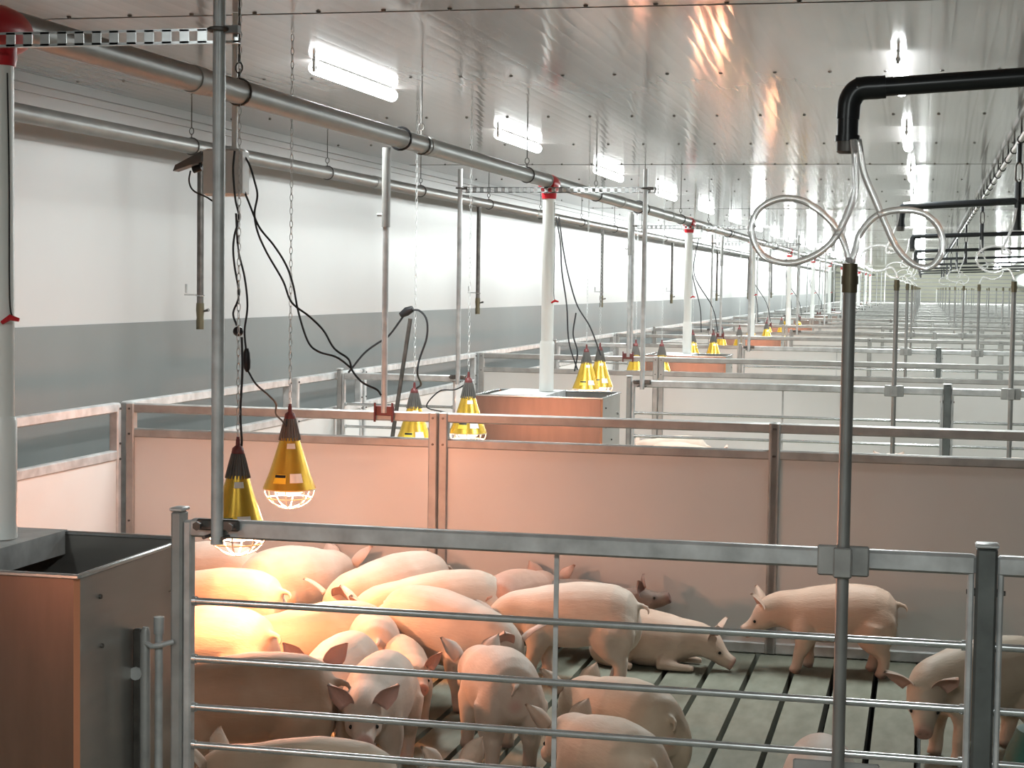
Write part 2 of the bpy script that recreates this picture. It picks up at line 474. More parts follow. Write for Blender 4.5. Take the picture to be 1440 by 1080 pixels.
# ------------------------------------------------------------ feeders with their down pipes
def feeder(x0, x1, y0, y1, label, group):
    t = thing('hopper_feeder', ((x0+x1)/2, (y0+y1)/2, 0), label, 'feeder', group)
    W, D_ = (x1-x0)/2, (y1-y0)/2; H = 1.0; th = .004; e = .012; zb = .28
    m = MB()          # front and back sheets
    m.box(-W+e, W-e, -D_, -D_+th, zb, H); m.build('front_sheet', STAINREFL, t, smooth=False)
    m = MB(); m.box(-W+e, W-e, D_-th, D_, zb, H); m.build('back_sheet', STAIN, t, smooth=False)
    for s in (-1, 1):
        m = MB(); m.box(min(s*W, s*(W-th)), max(s*W, s*(W-th)), -D_+e, D_-e, 0.0, H); m.build('side_sheet', STAIN, t, smooth=False)
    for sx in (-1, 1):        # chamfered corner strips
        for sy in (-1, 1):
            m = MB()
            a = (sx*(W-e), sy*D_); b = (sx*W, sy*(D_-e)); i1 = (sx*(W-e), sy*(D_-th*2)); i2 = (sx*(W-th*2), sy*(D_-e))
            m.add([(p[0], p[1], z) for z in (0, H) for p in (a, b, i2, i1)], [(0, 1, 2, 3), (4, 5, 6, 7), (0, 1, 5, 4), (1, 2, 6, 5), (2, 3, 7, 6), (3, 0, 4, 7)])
            m.build('corner_strip', EDGEORANGE, t, smooth=False)
    m = MB()          # folded rim
    m.cbox((0, -D_, H), (2*W+.01, .016, .012), .003).cbox((0, D_, H), (2*W+.01, .016, .012), .003)
    m.cbox((-W, 0, H), (.016, 2*D_, .012), .003).cbox((W, 0, H), (.016, 2*D_, .012), .003)
    m.build('rim', BRIGHT, t)
    m = MB()          # cover over the middle, with down-turned lips
    m.box(-.34, .05, -D_+.004, D_-.004, H+.006, H+.010).box(.046, .05, -D_+.02, D_-.02, H-.06, H+.006).box(-.34, -.336, -D_+.02, D_-.02, H-.06, H+.006)
    m.build('cover', GALV, t, smooth=False)
    m = MB()          # sloping hopper floor
    m.add([(-W+.01, -D_+.01, .62), (W-.01, -D_+.01, .62), (W-.01, -.06, .25), (-W+.01, -.06, .25)], [(0, 1, 2, 3)])
    m.add([(-W+.01, D_-.01, .62), (W-.01, D_-.01, .62), (W-.01, .06, .25), (-W+.01, .06, .25)], [(0, 3, 2, 1)])
    m.build('hopper_slope', STAIN, t, smooth=False)
    m = MB()          # trough
    m.add([(-W+.01, -D_, 0), (W-.01, -D_, 0), (W-.01, -D_, .12), (-W+.01, -D_, .12), (-W+.01, D_, 0), (W-.01, D_, 0), (W-.01, D_, .12), (-W+.01, D_, .12), (-W+.01, -.1, .04), (W-.01, -.1, .04), (-W+.01, .1, .04), (W-.01, .1, .04)],
          [(0, 1, 2, 3), (4, 5, 6, 7), (3, 2, 9, 8), (8, 9, 11, 10), (10, 11, 6, 7), (0, 1, 5, 4)])
    m.build('trough', STAIN, t, smooth=False)
    for yv, zv in ((-D_+.12, .93), (-D_+.13, .80), (-D_+.36, .7), (D_-.1, .86)): m = MB(); m.tube([(W, yv, zv), (W+.006, yv, zv)], .006, 8); m.build('rivet', DARKSTEEL, t)
    return t
def downpipe(x, y, label, group, ztop=2.40, zb=1.012, first=False):
    t = thing('feed_down_pipe', (x, y, zb), label, 'feed pipe', group)
    m = MB(); m.lathe((0, 0, 0), [(.043, 0), (.043, ztop-zb)], 20); m.build('pipe', PVC, t)
    m = MB(); m.lathe((0, 0, .0), [(.050, 0), (.050, .33), (.047, .34), (.046, .345)], 20); m.build('sleeve', PVC, t)
    m = MB()
    m.lathe((0, 0, ztop-zb-.05), [(.048, 0), (.052, .02), (.052, .05), (.06, .08)], 20)
    m.tube([(0, -.10, ztop-zb+.05), (0, -.06, ztop-zb+.05), (0, 0, ztop-zb+.05), (0, .06, ztop-zb+.05), (0, .10, ztop-zb+.05)], [.055, .066, .07, .066, .055], 18)
    m.build('tee', RED, t)
    m = MB(); m.tube(spline([(.045, -.03, 1.3), (.05, -.03, 1.0), (.048, -.025, .68), (.062, -.03, .62)]), .0022, 5); m.build('pull_cord', CABLE, t)
    m = MB(); m.tube([(.035, -.045, .61), (.06, -.045, .625), (.085, -.04, .618)], [.006, .009, .005], 8); m.build('cord_handle', RED, t)
    return t
for k in range(NP):
    lab = 'stainless hopper feeder in the %s open fence row' % ORD[k]
    if k == 0:
        fp = feeder(-2.92, -2.05, 4.05, 4.75, 'large stainless hopper feeder at the left edge, nearest the camera', 'stainless hopper feeders')
        dp = downpipe(-2.53, 4.52, 'milky vertical feed pipe at the left edge, dropping into the nearest feeder', 'milky feed pipes', ztop=2.385, zb=1.012)
    else:
        c = dup(fp, (0, PER*k, 0), lab); dup(dp, (0, PER*k, 0), 'milky vertical feed pipe dropping into the %s feeder' % ORD[k])

# augers
def auger(x, z, y0, y1, label, hang, name='feed_auger_pipe'):
    t = thing(name, (x, y0, z), label, 'feed pipe', None)
    m = MB(); m.tube([(0, 0, 0), (0, y1-y0, 0)], .046, 20); m.build('pipe', PIPEM, t)
    y = hang
    while y < min(y1, 60):
        m = MB(); m.tube([(0, y-y0-.05, 0), (0, y-y0+.05, 0)], .0495, 20); y += 3.0
        m.build('coupling', GALV2, t)
    y = hang+.4; n = 0
    while y < min(y1, 62):
        q = MB(); q.tube([(0, y-y0, ZC-z), (0, y-y0, .11)], .004, 6)
        ring = [(math.sin(a)*.014, y-y0, .09+math.cos(a)*.02) for a in [2*PI*i/10 for i in range(10)]]
        q.tube(ring, .003, 5, closed=True)
        q.tube([(math.sin(a)*.050, y-y0, math.cos(a)*.050) for a in [2*PI*i/16 for i in range(16)]], .004, 5, closed=True)
        q.tube([(0, y-y0, .05), (0, y-y0, .075)], .004, 5)
        q.build('hanger', DARKSTEEL, t); y += 2.48; n += 1
    return t
auger(-2.53, 2.455, 4.3, 93, 'long grey feed auger pipe joining the red tees above the feeders', 5.9)
auger(-4.30, 2.545, 1.0, 93, 'long grey feed auger pipe hung beside the left wall, behind the other', 4.6)

# drop tubes on the wall-side auger
def drop_tube(y, label):
    t = thing('drop_tube', (-4.30, y, 2.505), label, 'feed pipe', 'dark drop tubes below the wall side auger')
    m = MB(); m.tube([(0, 0, 0), (0, 0, -.93)], .021, 12); m.build('tube', DARKSTEEL, t)
    m = MB(); m.tube([(0, 0, -.90), (0, 0, -.94), (0, 0, -.99), (0, 0, -1.01), (0, 0, -1.06)], [.024, .026, .022, .025, .024], 12); vv = m.build('valve', BRASS, t)
    m = MB(); m.box(-.10, -.085, -.002, .002, -.84, -.785).box(-.10, 0, -.012, .0, -.855, -.845)
    m.tube([(.024*math.cos(a), .024*math.sin(a), -.855) for a in [2*PI*i/12 for i in range(12)]], .004, 5, closed=True); m.build('clamp', BRIGHT, t)
    m = MB(); m.tube([(.02, 0, -.95), (.06, -.01, -.94)], [.006, .01], 8); m.build('valve_handle', DARKSTEEL, vv)
    return t
d0 = drop_tube(10.1, 'nearest dark drop tube ending in a brass valve, left of the tall pole')
for i in range(1, 8): dup(d0, (0, 6.9*i, 0), '%s dark drop tube below the wall side auger' % ORD[i])

# ------------------------------------------------------------ poles and struts
def clampmb(z, w=.11):
    m = MB(); m.cbox((0, -.030, z), (w, .012, .055), .004)
    return m
def tall_pole(x, y, label, group, z0=1.08, z1=2.53):
    t = thing('support_pole', (x, y, z0), label, 'pole', group)
    m = MB(); m.tube([(0, -.035, -.03), (0, -.035, z1-z0)], .0165, 14); m.build('tube', GALV, t)
    m = MB()
    m.cbox((0, -.028, .02), (.12, .014, .03), .004)
    for s in (-1, 1):
        m.tube([(s*.045, -.06, .02), (s*.045, .03, .02)], .006, 8); m.tube([(s*.045, -.068, .02), (s*.045, -.058, .02)], .012, 6)
        m.tube([(s*.026, -.064, -.01), (s*.026, .0, -.01)], .005, 8)
    m.build('clamp', DARKSTEEL, t)
    m = MB(); m.tube([(.027*math.cos(a), -.035+.027*math.sin(a), 2.40-z0) for a in [2*PI*i/14 for i in range(14)]], .006, 6, closed=True)
    m.cbox((.035, -.035, 2.40-z0), (.04, .02, .02)); m.build('ring_clamp', DARKSTEEL, t)
    return t
def strut(x0, x1, y, label):
    t = thing('slotted_strut', (x0, y, 2.39), label, 'strut', 'slotted steel struts through the red tees'); W = x1-x0
    m = MB(); n = int(W/.05); h = .018
    m.box(0, W, -.002, .002, h-.005, h).box(0, W, -.002, .002, -h, -h+.005)
    for i in range(n+1):
        xx = W*i/n; m.box(max(0, xx-.013), min(W, xx+.013), -.002, .002, -h, h)
    m.box(0, W, 0, .016, h, h+.002).box(0, W, 0, .016, -h-.002, -h)
    m.build('channel', BRIGHT, t, smooth=False)
    return t
tp = tall_pole(-1.808, YA, 'tall grey pole rising from the left end of the nearest gate', 'tall poles holding the struts')
for k in range(1, NP):
    dup(tp, (-.03, PER*k, 0), 'tall grey pole on the right of the %s feeder' % ORD[k])
    dup(tp, (-1.315, PER*k, 0), 'tall grey pole on the left of the %s feeder' % ORD[k])
for k in range(0, 7):
    strut(-3.13, -1.77, YA+PER*k, 'slotted steel strut above the %s feeder' % ORD[k])
def centre_post(x, y, label):
    t = thing('auger_support_post', (x, y, 1.1), label, 'pole', 'posts holding the auger above the dividers')
    m = MB(); m.tube([(0, -.04, 0), (0, -.04, .95)], .0155, 14); m.build('lower_tube', GALV, t)
    m = MB(); m.tube([(0, -.04, .92), (0, -.04, 1.31)], .0215, 14); m.tube([(-.02, -.04, .98), (-.045, -.04, .98)], .007, 6); m.build('upper_sleeve', GALV2, t)
    m = MB()
    cx = -(x+2.53)
    m.tube([(cx+.055*math.cos(a), -.04, 1.355+.055*math.sin(a)) for a in [2*PI*i/18 for i in range(18)]], .006, 6, closed=True); m.build('ring_clamp', BLACK, t)
    m = MB(); m.cbox((0, -.035, .01), (.10, .016, .05), .004)
    for s in (-1, 1): m.tube([(s*.045, -.05, -.045), (s*.045, -.05, .05)], .006, 8)
    m.build('clamp', DRED, t)
    return t
cp = centre_post(-2.60, YB, 'auger support post standing on the nearest solid divider')
for k in range(1, NP): dup(cp, (0, PER*k, 0), 'auger support post standing on the %s solid divider' % ORD[k])

# drinker poles
def drinker(x, y, label, group):
    t = thing('drinker_pole', (x, y, .25), label, 'drinker', group)
    m = MB(); m.tube([(0, -.045, 0), (0, -.045, 1.50)], .0155, 16); m.build('pipe', PIPEM, t)
    m = MB(); m.tube([(0, -.045, 1.49), (0, -.045, 1.56)], .0185, 16); m.tube([(0, -.045, 1.51), (0, -.045, 1.53)], .0205, 12); m.build('coupling', BRASS, t)
    m = MB(); m.cbox((0, -.028, .835), (.125, .012, .075), .004); m.cbox((0, -.065, .835), (.045, .012, .075), .004)
    m.build('clamp_plate', GALV2, t)
    m = MB(); m.cbox((-.005, -.03, .30), (.21, .006, .075), .004); m.ball((-.075, -.036, .305), .008, 8, 6); m.build('lower_plate', GALV2, t)
    m = MB(); m.tube([(0, -.045, .22), (0, .02, .2), (0, .07, .17)], [.01, .01, .008], 10); m.build('nipple', BRASS, t)
    return t
dr = drinker(-.176, YA, 'nearest drinker pole clamped to the front gate', 'drinker poles on the gates')
for k in range(0, NP):
    if k: dup(dr, (0, PER*k, 0), 'drinker pole on the %s open gate row, left of the centre post' % ORD[k])
    if k: dup(dr, (.735, PER*k, 0), 'drinker pole on the %s open gate row, right of the centre post' % ORD[k])
for k in range(3, NP):
    dup(dr, (1.6, PER*k, 0), 'drinker pole on the %s open gate row, further to the right' % ORD[k])
    dup(dr, (2.05, PER*k, 0), 'drinker pole on the %s open gate row, nearest the right wall' % ORD[k])

# water lines
def cross_pipe(x0, x1, y, z, rise, label, drop=.16):
    t = thing('water_cross_pipe', (x0, y, z), label, 'water pipe', 'black water cross pipes'); W = x1-x0
    m = MB(); m.tube([(.02, 0, 0), (W, 0, rise)], .0235, 16); m.tube([(.03, 0, -.004), (.02, 0, 0), (.09, 0, .004)], .0285, 16); m.build('pipe', BLACKPIPE, t)
    m = MB(); m.tube(spline([(.075, 0, .003), (.025, 0, -.002), (.004, 0, -.03), (0, 0, -.075)], 5), .029, 16)
    m.tube([(0, 0, -.07), (0, 0, -drop+.04)], .0265, 16); m.tube([(0, 0, -drop+.045), (0, 0, -drop+.03)], .031, 16); m.build('elbow', BLACKPIPE, t)
    m = MB(); m.lathe((0, 0, -drop), [(.020, 0), (.027, .005), (.027, .035)], 12); m.build('end_plug', DARKSTEEL, t)
    return t
cross_pipe(-.196, 2.0, 4.5, 2.244, .13, 'thick black water pipe with an elbow, top right, nearest the camera')
cross_pipe(-.165, 2.6, 11.95, 2.29, .15, 'second black water cross pipe, meeting the first black ceiling dropper')
for k in range(2, 9):
    cross_pipe(-.14, 3.2, 4.5+PER*k, 2.312, .12, '%s black water cross pipe under the ceiling' % ORD[k])
def hose(pts, r, label, group, n=10):
    m = MB(); m.tube(spline(pts, 8), r, n); o = m.build('clear_hose', HOSE); tag(o, label, 'hose', group); return o
P = lambda l, y: [at(a, b, y+dy) for a, b, dy in l]
H1 = hose(P([(1200, 196, 0), (1203, 235, 0), (1202, 270, 0), (1190, 305, 0), (1170, 340, -.01), (1140, 362, -.03), (1105, 370, -.05), (1072, 358, -.05), (1057, 325, -.04), (1068, 294, -.02), (1100, 279, .02), (1135, 285, .05), (1165, 308, .05), (1184, 335, .03), (1194, 366, -.06)], 4.45), .0085, 'clear hose making the left loop above the nearest drinker pole', 'clear water hoses')
H2 = hose(P([(1207, 196, .02), (1214, 240, .03), (1228, 275, .03), (1245, 315, .03), (1262, 350, .02), (1285, 372, .0), (1310, 374, -.02), (1325, 350, -.03), (1320, 320, -.03), (1298, 300, -.02), (1265, 295, .0), (1232, 304, .03), (1210, 328, .02), (1203, 350, 0), (1198, 368, -.04)], 4.45), .0085, 'clear hose making the right loop above the nearest drinker pole', 'clear water hoses')
def small_hose(px, py, y, s, flip, label):
    pts = []
    c = Vector((px, y, py))
    rr = .10*s
    L = [(0, .0, .30), (flip*.02, 0, .18), (flip*.08, .02, .02)] + [(flip*(.12+.12*math.cos(a)), .03*math.sin(a), -.03+.085*math.sin(a)) for a in [2.6, 1.8, 1.0, .2, -.7, -1.5, -2.3]] + [(flip*.0, -.04, -.16)]
    return hose([c+Vector(p) for p in L], .008, label, 'clear water hoses', 6)
for k in range(1, 6):
    small_hose(-.172, 1.98, YA+PER*k, 1, -1, 'looped clear hose above the %s row drinker pole, left of centre' % ORD[k])
    small_hose(.56, 1.98, YA+PER*k, 1, -1 if k % 2 else 1, 'looped clear hose above the %s row drinker pole, right of centre' % ORD[k])
# galvanised main under the ceiling and its black droppers
t = thing('water_main', (.58, 2.5, 2.72), 'grey water main with black clips running under the ceiling on the right', 'water pipe')
m = MB(); m.tube([(0, 0, 0), (0, 80, 0)], .018, 12); m.build('pipe', GALV, t)
m = MB()
for i in range(60):
    m.tube([(.023*math.cos(a), 1+i*.93, .023*math.sin(a)) for a in [2*PI*j/10 for j in range(10)]], .005, 5, closed=True)
    m.box(-.006, .006, 1+i*.93-.006, 1+i*.93+.006, .02, .08)
m.build('clip', BLACK, t)
def dropper(y, label):
    t = thing('black_dropper', (.575, y, 2.70), label, 'water pipe', 'black droppers from the water main')
    m = MB(); m.tube([(0, 0, 0), (0, 0, -.12)], .018, 12); m.tube([(0, 0, -.25), (0, 0, -.55)], .024, 12); m.tube([(0, 0, -.54), (0, 0, -.56)], .028, 12); m.build('pipe', BLACKPIPE, t)
    m = MB()
    for s in (-1, 1): m.tube([(0, 0, -.115), (s*.02, 0, -.14), (s*.02, 0, -.23), (0, 0, -.26)], .007, 8)
    m.build('union', DARKSTEEL, t); return t
q = dropper(11.95, 'nearest black dropper from the water main, crossing the second cross pipe')
for k in range(1, 8): dup(q, (0, PER*k, 0), '%s black dropper from the water main' % ORD[k])
# plastic air duct far right
t = MB(); t.tube([(4.6, 34, 2.25), (4.6, 93, 2.25)], .33, 24); o = t.build('air_duct', BAG); tag(o, 'big pale round air duct hanging far off on the right', 'duct')
# wall fan box? none

# ------------------------------------------------------------ heat lamps
def chainmb(m, p0, p1, link=.034, r=.0016):
    p0, p1 = Vector(p0), Vector(p1); d = p1-p0; n = max(1, int(d.length/(link*.82))); d.normalize()
    a = d.orthogonal().normalized(); b = d.cross(a)
    for i in range(n):
        c = p0+(p1-p0)*((i+.5)/n); s = a if i % 2 else b
        pts = [c+d*(link*.36), c+d*(link*.5)*1, c+d*(link*.36)]
        q = [c+d*math.sin(t)*link*.5+s*math.cos(t)*link*.2 for t in [2*PI*j/8 for j in range(8)]]
        m.tube(q, r, 4, closed=True)
def heat_lamp(label, lit=True):
    t = thing('heat_lamp', (0, 0, 0), label, 'heat lamp', 'gold heat lamps over the pens')
    # origin at reflector lower rim
    m = MB(); prof = [(.036, .195), (.048, .155), (.062, .11), (.078, .06), (.094, .02), (.102, .0)]
    n = 36
    m.lathe((0, 0, 0), prof+[(.1, -.002)]+[(r-.003, z) for r, z in prof[::-1][1:]], n, cap=False); m.build('reflector', GOLD, t)
    m = MB()
    for i in range(20):
        a = 2*PI*i/20; c_, s_ = math.cos(a), math.sin(a)
        m.tube([(.020*c_, .020*s_, .268), (.030*c_, .030*s_, .23), (.041*c_, .041*s_, .185)], .0032, 5)
    m.lathe((0, 0, .18), [(.036, 0), (.018, .09)], 20); m.build('fins', FIN, t)
    m = MB(); m.lathe((0, 0, .262), [(.020, 0), (.022, .01), (.019, .025), (.008, .034), (.007, .055)], 14)
    m.tube([(.0, .0, .31), (.0, .0, .325)], .006, 8); m.build('cap', DRED, t)
    m = MB(); R = .094
    for z, r in ((-.004, .100), (-.038, .085),):
        m.tube([(r*math.cos(a), r*math.sin(a), z) for a in [2*PI*i/28 for i in range(28)]], .0026, 5, closed=True)
    for i in range(8):
        a = 2*PI*i/8+.2
        m.tube([(R*math.cos(th)*math.cos(a)*1.04, R*math.cos(th)*math.sin(a)*1.04, -.004-.075*math.sin(th)) for th in [PI/2*j/6 for j in range(7)]], .0026, 5)
    m.lathe((0, 0, -.082), [(.014, 0), (.016, .003), (.014, .006)], 12); m.build('wire_guard', CAGE, t)
    if lit:
        m = MB(); m.lathe((0, 0, 0), [(.012, .10), (.03, .06), (.052, .02), (.058, .0), (.05, -.018), (.03, -.028), (.004, -.032)], 20); m.build('bulb', LAMPON, t)
    def patch(zc, dz, a0, a1, name, mt, off):
        m = MB(); vs = []; NN = 6
        for i in range(NN+1):
            a = a0+(a1-a0)*i/NN
            for z in (zc-dz/2, zc+dz/2):
                r = np.interp(z, [p[1] for p in prof[::-1]], [p[0] for p in prof[::-1]])+off
                vs.append((r*math.cos(a), r*math.sin(a), z))
        m.add(vs, [(2*i, 2*i+2, 2*i+3, 2*i+1) for i in range(NN)]); return m.build(name, mt, t)
    patch(.165, .02, -1.45, -.75, 'white_sticker', STICK, .0012); patch(.045, .034, -1.2, -.62, 'white_sticker', STICK, .0012)
    patch(.042, .034, -1.95, -1.38, 'yellow_sticker', YSTICK, .0012)
    patch(.052, .010, -1.93, -1.40, 'black_stripe', BLACK, .0016)
    return t
def lamp_light(pos, w_, spot=True):
    ld = bpy.data.lights.new('heat_glow', 'SPOT'); ld.energy = w_; ld.color = (1., .34, .10); ld.shadow_soft_size = .03
    ld.spot_size = math.radians(150); ld.spot_blend = 1.
    o = bpy.data.objects.new('heat_glow', ld); COL.objects.link(o); o.location = pos
    return o
lampP = heat_lamp('gold heat lamp, left one of the pair, half hidden by the front gate rail')
pa = at(334, 748, 6.3); pb = at(407, 686, 7.2); pc = at(582, 622, 9.9); pd = at(658, 608, 9.9)
pe = at(824, 546, 13.9); pf = at(843, 543, 14.1)
lamp_specs = [(pa, None, True), (pb, 'gold heat lamp, right one of the nearest pair, above the huddled pigs', True),
              (pc, 'gold heat lamp behind the solid divider, left one of its pair', True),
              (pd, 'gold heat lamp behind the solid divider, in front of the second feeder', True),
              (pe, 'small gold heat lamp, left one of the pair behind the second feeder', True),
              (pf, 'small gold heat lamp, right one of the pair behind the second feeder', True)]
def chain_thing(p, ztop, label, dx=0):
    m = MB(); chainmb(m, (p.x, p.y, p.z+.36), (p.x+dx, p.y, ztop))
    o = m.build('chain', GALV, None); tag(o, label, 'chain', 'lamp chains'); return o
allLamps = []
for i, (p, lab, lit) in enumerate(lamp_specs):
    if i == 0: t = lampP; t.location = p
    else: t = copy_tree(lampP); t.location = p; t['label'] = lab
    t.scale = (1.12 if i < 2 else 1.08,)*3
    allLamps.append((t, p))
    chain_thing(p, ZC-.005, 'thin steel chain holding the ' + ['half hidden heat lamp beside the tall pole', 'right heat lamp of the nearest pair', 'left heat lamp behind the nearest divider', 'heat lamp in front of the second feeder', 'left one of the small far heat lamps', 'right one of the small far heat lamps'][i])
for s in (0, 1):
    t = copy_tree(lampP); p = Vector((-2.80+s*.30, 2.45+s*.1, .9)); t.location = p
    t['label'] = 'gold heat lamp in the pen left of the camera, %s of its pair' % ['left', 'right'][s]
    allLamps.append((t, p)); chain_thing(p, ZC-.005, 'lamp chain in the pen left of the camera, %s one' % ['left', 'right'][s])
for k in range(1, 4):
    for y, z, what in ((9.6+PER*k, .86, 'in front of the %s feeder' % ORD[k+1]), (6.5+PER*(k+1), .86, 'behind the %s feeder' % ORD[k+1])):
        for s in (0, 1):
            t = copy_tree(lampP); p = Vector((-2.72+s*.24, y+s*.1, z)); t.location = p
            t['label'] = 'distant gold heat lamp, %s of the pair %s' % (['left', 'right'][s], what)
            allLamps.append((t, p))
            chain_thing(p, ZC-.005, 'distant lamp chain, %s of the pair %s' % (['left', 'right'][s], what))
for i, (t, p) in enumerate(allLamps):
    l = lamp_light((0, 0, -.045), HEAT_W*(3.0 if i == 0 else 3.6 if i == 1 else .5 if i in (6, 7) else 1.2)); l.parent = t
    ld = bpy.data.lights.new('bulb_glow', 'POINT'); ld.energy = HEAT_W*(2.0 if i < 2 else .3 if i in (6, 7) else .7); ld.color = (1., .40, .24); ld.shadow_soft_size = .05
    l = bpy.data.objects.new('bulb_glow', ld); COL.objects.link(l); l.location = (0, 0, -.03); l.parent = t

# ------------------------------------------------------------ boxes, cables
t = thing('junction_box', at(318, 243, 6.6), 'grey junction box behind the tall pole with cables hanging out of it', 'junction box')
m = MB(); m.cbox((0, 0, 0), (.165, .09, .185), .01); bx_ = m.build('box', GREYBOX, t)
m = MB(); m.cbox((0, -.048, 0), (.155, .008, .175), .004); m.build('lid', GREYBOX, bx_)
m = MB(); m.tube([(.035, 0, .09), (.035, 0, ZC-at(318, 243, 6.6).z-.003)], .0115, 12); m.tube([(.035, 0, .09), (.035, 0, .1)], .016, 10); m.build('conduit', PVC, t)
t = thing('feed_sensor', at(272, 228, 6.6), 'dark feed sensor paddle beside the junction box', 'sensor')
m = MB()
a, b = Vector((-.075, 0, -.025)), Vector((.045, 0, .02))
m.add([a+Vector((0, -.03, -.012)), a+Vector((0, .03, -.012)), a+Vector((.01, .03, .012)), a+Vector((.01, -.03, .012)), b+Vector((0, -.03, -.018)), b+Vector((0, .03, -.018)), b+Vector((0, .03, .022)), b+Vector((0, -.03, .022))],
      [(0, 1, 2, 3), (4, 7, 6, 5), (0, 4, 5, 1), (2, 6, 7, 3), (0, 3, 7, 4), (1, 5, 6, 2)])
m.build('paddle', FIN, t)
m = MB(); m.tube([(.0, 0, -.03), (.035, 0, -.02)], .015, 12); m.tube([(.03, 0, -.02), (.03, 0, .03), (.06, 0, .03)], .008, 8); m.build('joint', BLACK, t)
def cable(pts, r, label, y=6.6, name='power_cable'):
    m = MB(); m.tube(spline([at(a, b, y+(c[0] if c else 0)) for a, b, *c in pts], 6), r, 7)
    o = m.build(name, CABLE); tag(o, label, 'cable', 'black power cables'); return o
cable([(334, 212), (340, 235), (342, 262), (352, 290), (365, 320), (385, 345), (402, 372), (412, 400), (420, 440), (433, 480), (447, 494), (470, 501), (482, 508), (494, 518)], .0042, 'black cable from the junction box running right and dipping towards the divider')
cable([(338, 212), (350, 230), (358, 255), (362, 275), (358, 300), (362, 325), (375, 355), (398, 395), (410, 425), (435, 445), (455, 465), (470, 490), (490, 505), (496, 522), (510, 538), (530, 548), (536, 556)], .0042, 'black cable looping below the junction box and ending at the auger support post', 6.6)
cable([(490, 524), (512, 497), (532, 482), (545, 474), (562, 452), (570, 440)], .006, 'black cable rising right to the plug beside the second chain pair', 9.5)
o = MB(); 
pp = at(572, 438, 9.5); o.tube([pp+Vector((-.036, 0, -.022)), pp+Vector((0, 0, 0)), pp+Vector((.036, 0, .017))], [.016, .025, .017], 10); tag(o.build('plug', BLACK), 'black plug in the cable right of the auger support post', 'plug')
cable([(578, 436), (590, 437), (600, 450), (600, 475), (590, 505), (587, 525), (592, 540, .2), (586, 546, .28)], .0058, 'black cable dropping from the plug to the lamp behind the divider', 9.5)
cable([(330, 212), (328, 240), (331, 280), (336, 305), (330, 330), (328, 350), (330, 375), (336, 415), (328, 440), (333, 458)], .0042, 'black cable from the junction box down to the round plug by the tall pole', 6.5)
pp = at(335, 466, 6.5); o = MB(); o.ball(pp, (.022, .018, .02), 12, 8); tag(o.build('plug', BLACK), 'round black plug hanging beside the tall pole', 'plug')
cable([(340, 474), (341, 520), (338, 580), (340, 620), (338, 632)], .0048, 'black cable falling straight to the half hidden heat lamp', 6.35)
cable([(332, 300), (335, 350), (344, 390), (348, 430), (344, 465), (346, 492)], .0042, 'black cable hanging right of the chain and ending in the switch', 6.48)
pp = at(347, 507, 6.48); o = MB(); o.tube([pp+Vector((0, 0, .048)), pp+Vector((.0, 0, .03)), pp, pp+Vector((.002, 0, -.03)), pp+Vector((.003, 0, -.045))], [.008, .014, .016, .013, .006], 10); tag(o.build('inline_switch', BLACK), 'long black inline switch hanging beside the tall pole', 'switch')
cable([(349, 522), (360, 540), (378, 556, .1), (388, 568, .2), (388, 582, .4), (397, 592, .6), (404, 600, .72)], .004, 'black cable curving from the switch to the right lamp of the nearest pair', 6.47)
cable([(268, 240), (266, 255), (272, 268), (290, 277), (304, 284), (312, 268)], .0035, 'thin black cable looping from the feed sensor under the junction box', 6.58)
cable([(628, 580), (600, 572), (618, 550), (640, 548), (655, 540)], .004, 'brown cable joining the lamp pair behind the divider', 9.9)
for i, (xs_, ys) in enumerate((([782, 788, 790, 797, 800, 812], [305, 340, 380, 430, 480, 520]), ([786, 792, 800, 812, 830, 845], [305, 350, 390, 430, 460, 500]), ([810, 806, 812, 808], [440, 470, 495, 522]))):
    cable(list(zip(xs_, ys)), .006, ['black cable hanging beside the second feed pipe, left one', 'black cable hanging beside the second feed pipe, right one', 'short black cable above the far lamp pair'][i], 13.8)
for k in range(2, 6):
    y = 13.8+PER*(k-1)
    for s in (0, 1):
        m = MB(); m.tube(spline([(-2.75+.1*s, y, 2.34), (-2.72+.02*s, y, 1.9), (-2.62+.15*s, y, 1.5), (-2.6+.2*s, y, 1.2)]), .006, 6)
        tag(m.build('power_cable', CABLE), '%s hanging black cable behind the %s feed pipe' % (['left', 'right'][s], ORD[k]), 'cable', 'black power cables')
    t = thing('junction_box', (-2.70, y, 2.42), 'small grey junction box near the %s feed pipe' % ORD[k], 'junction box', 'distant junction boxes')
    m = MB(); m.cbox((0, 0, 0), (.17, .09, .2), .01); m.build('box', GREYBOX, t)
    m = MB(); m.tube([(0, 0, .1), (0, 0, ZC-2.42-.003)], .0115, 8); m.build('conduit', PVC, t)
# rope beside the fence
m = MB(); _a, _b = at(577, 448, 9.3), at(560, 560, 9.3); _c = _a+(_b-_a)*((_a.z-.0)/(_a.z-_b.z)); m.tube([_a, _b, _c], .012, 8); tag(m.build('wooden_rod', DARKSTEEL), 'dark rod leaning behind the divider left of the lamp pair', 'rod')
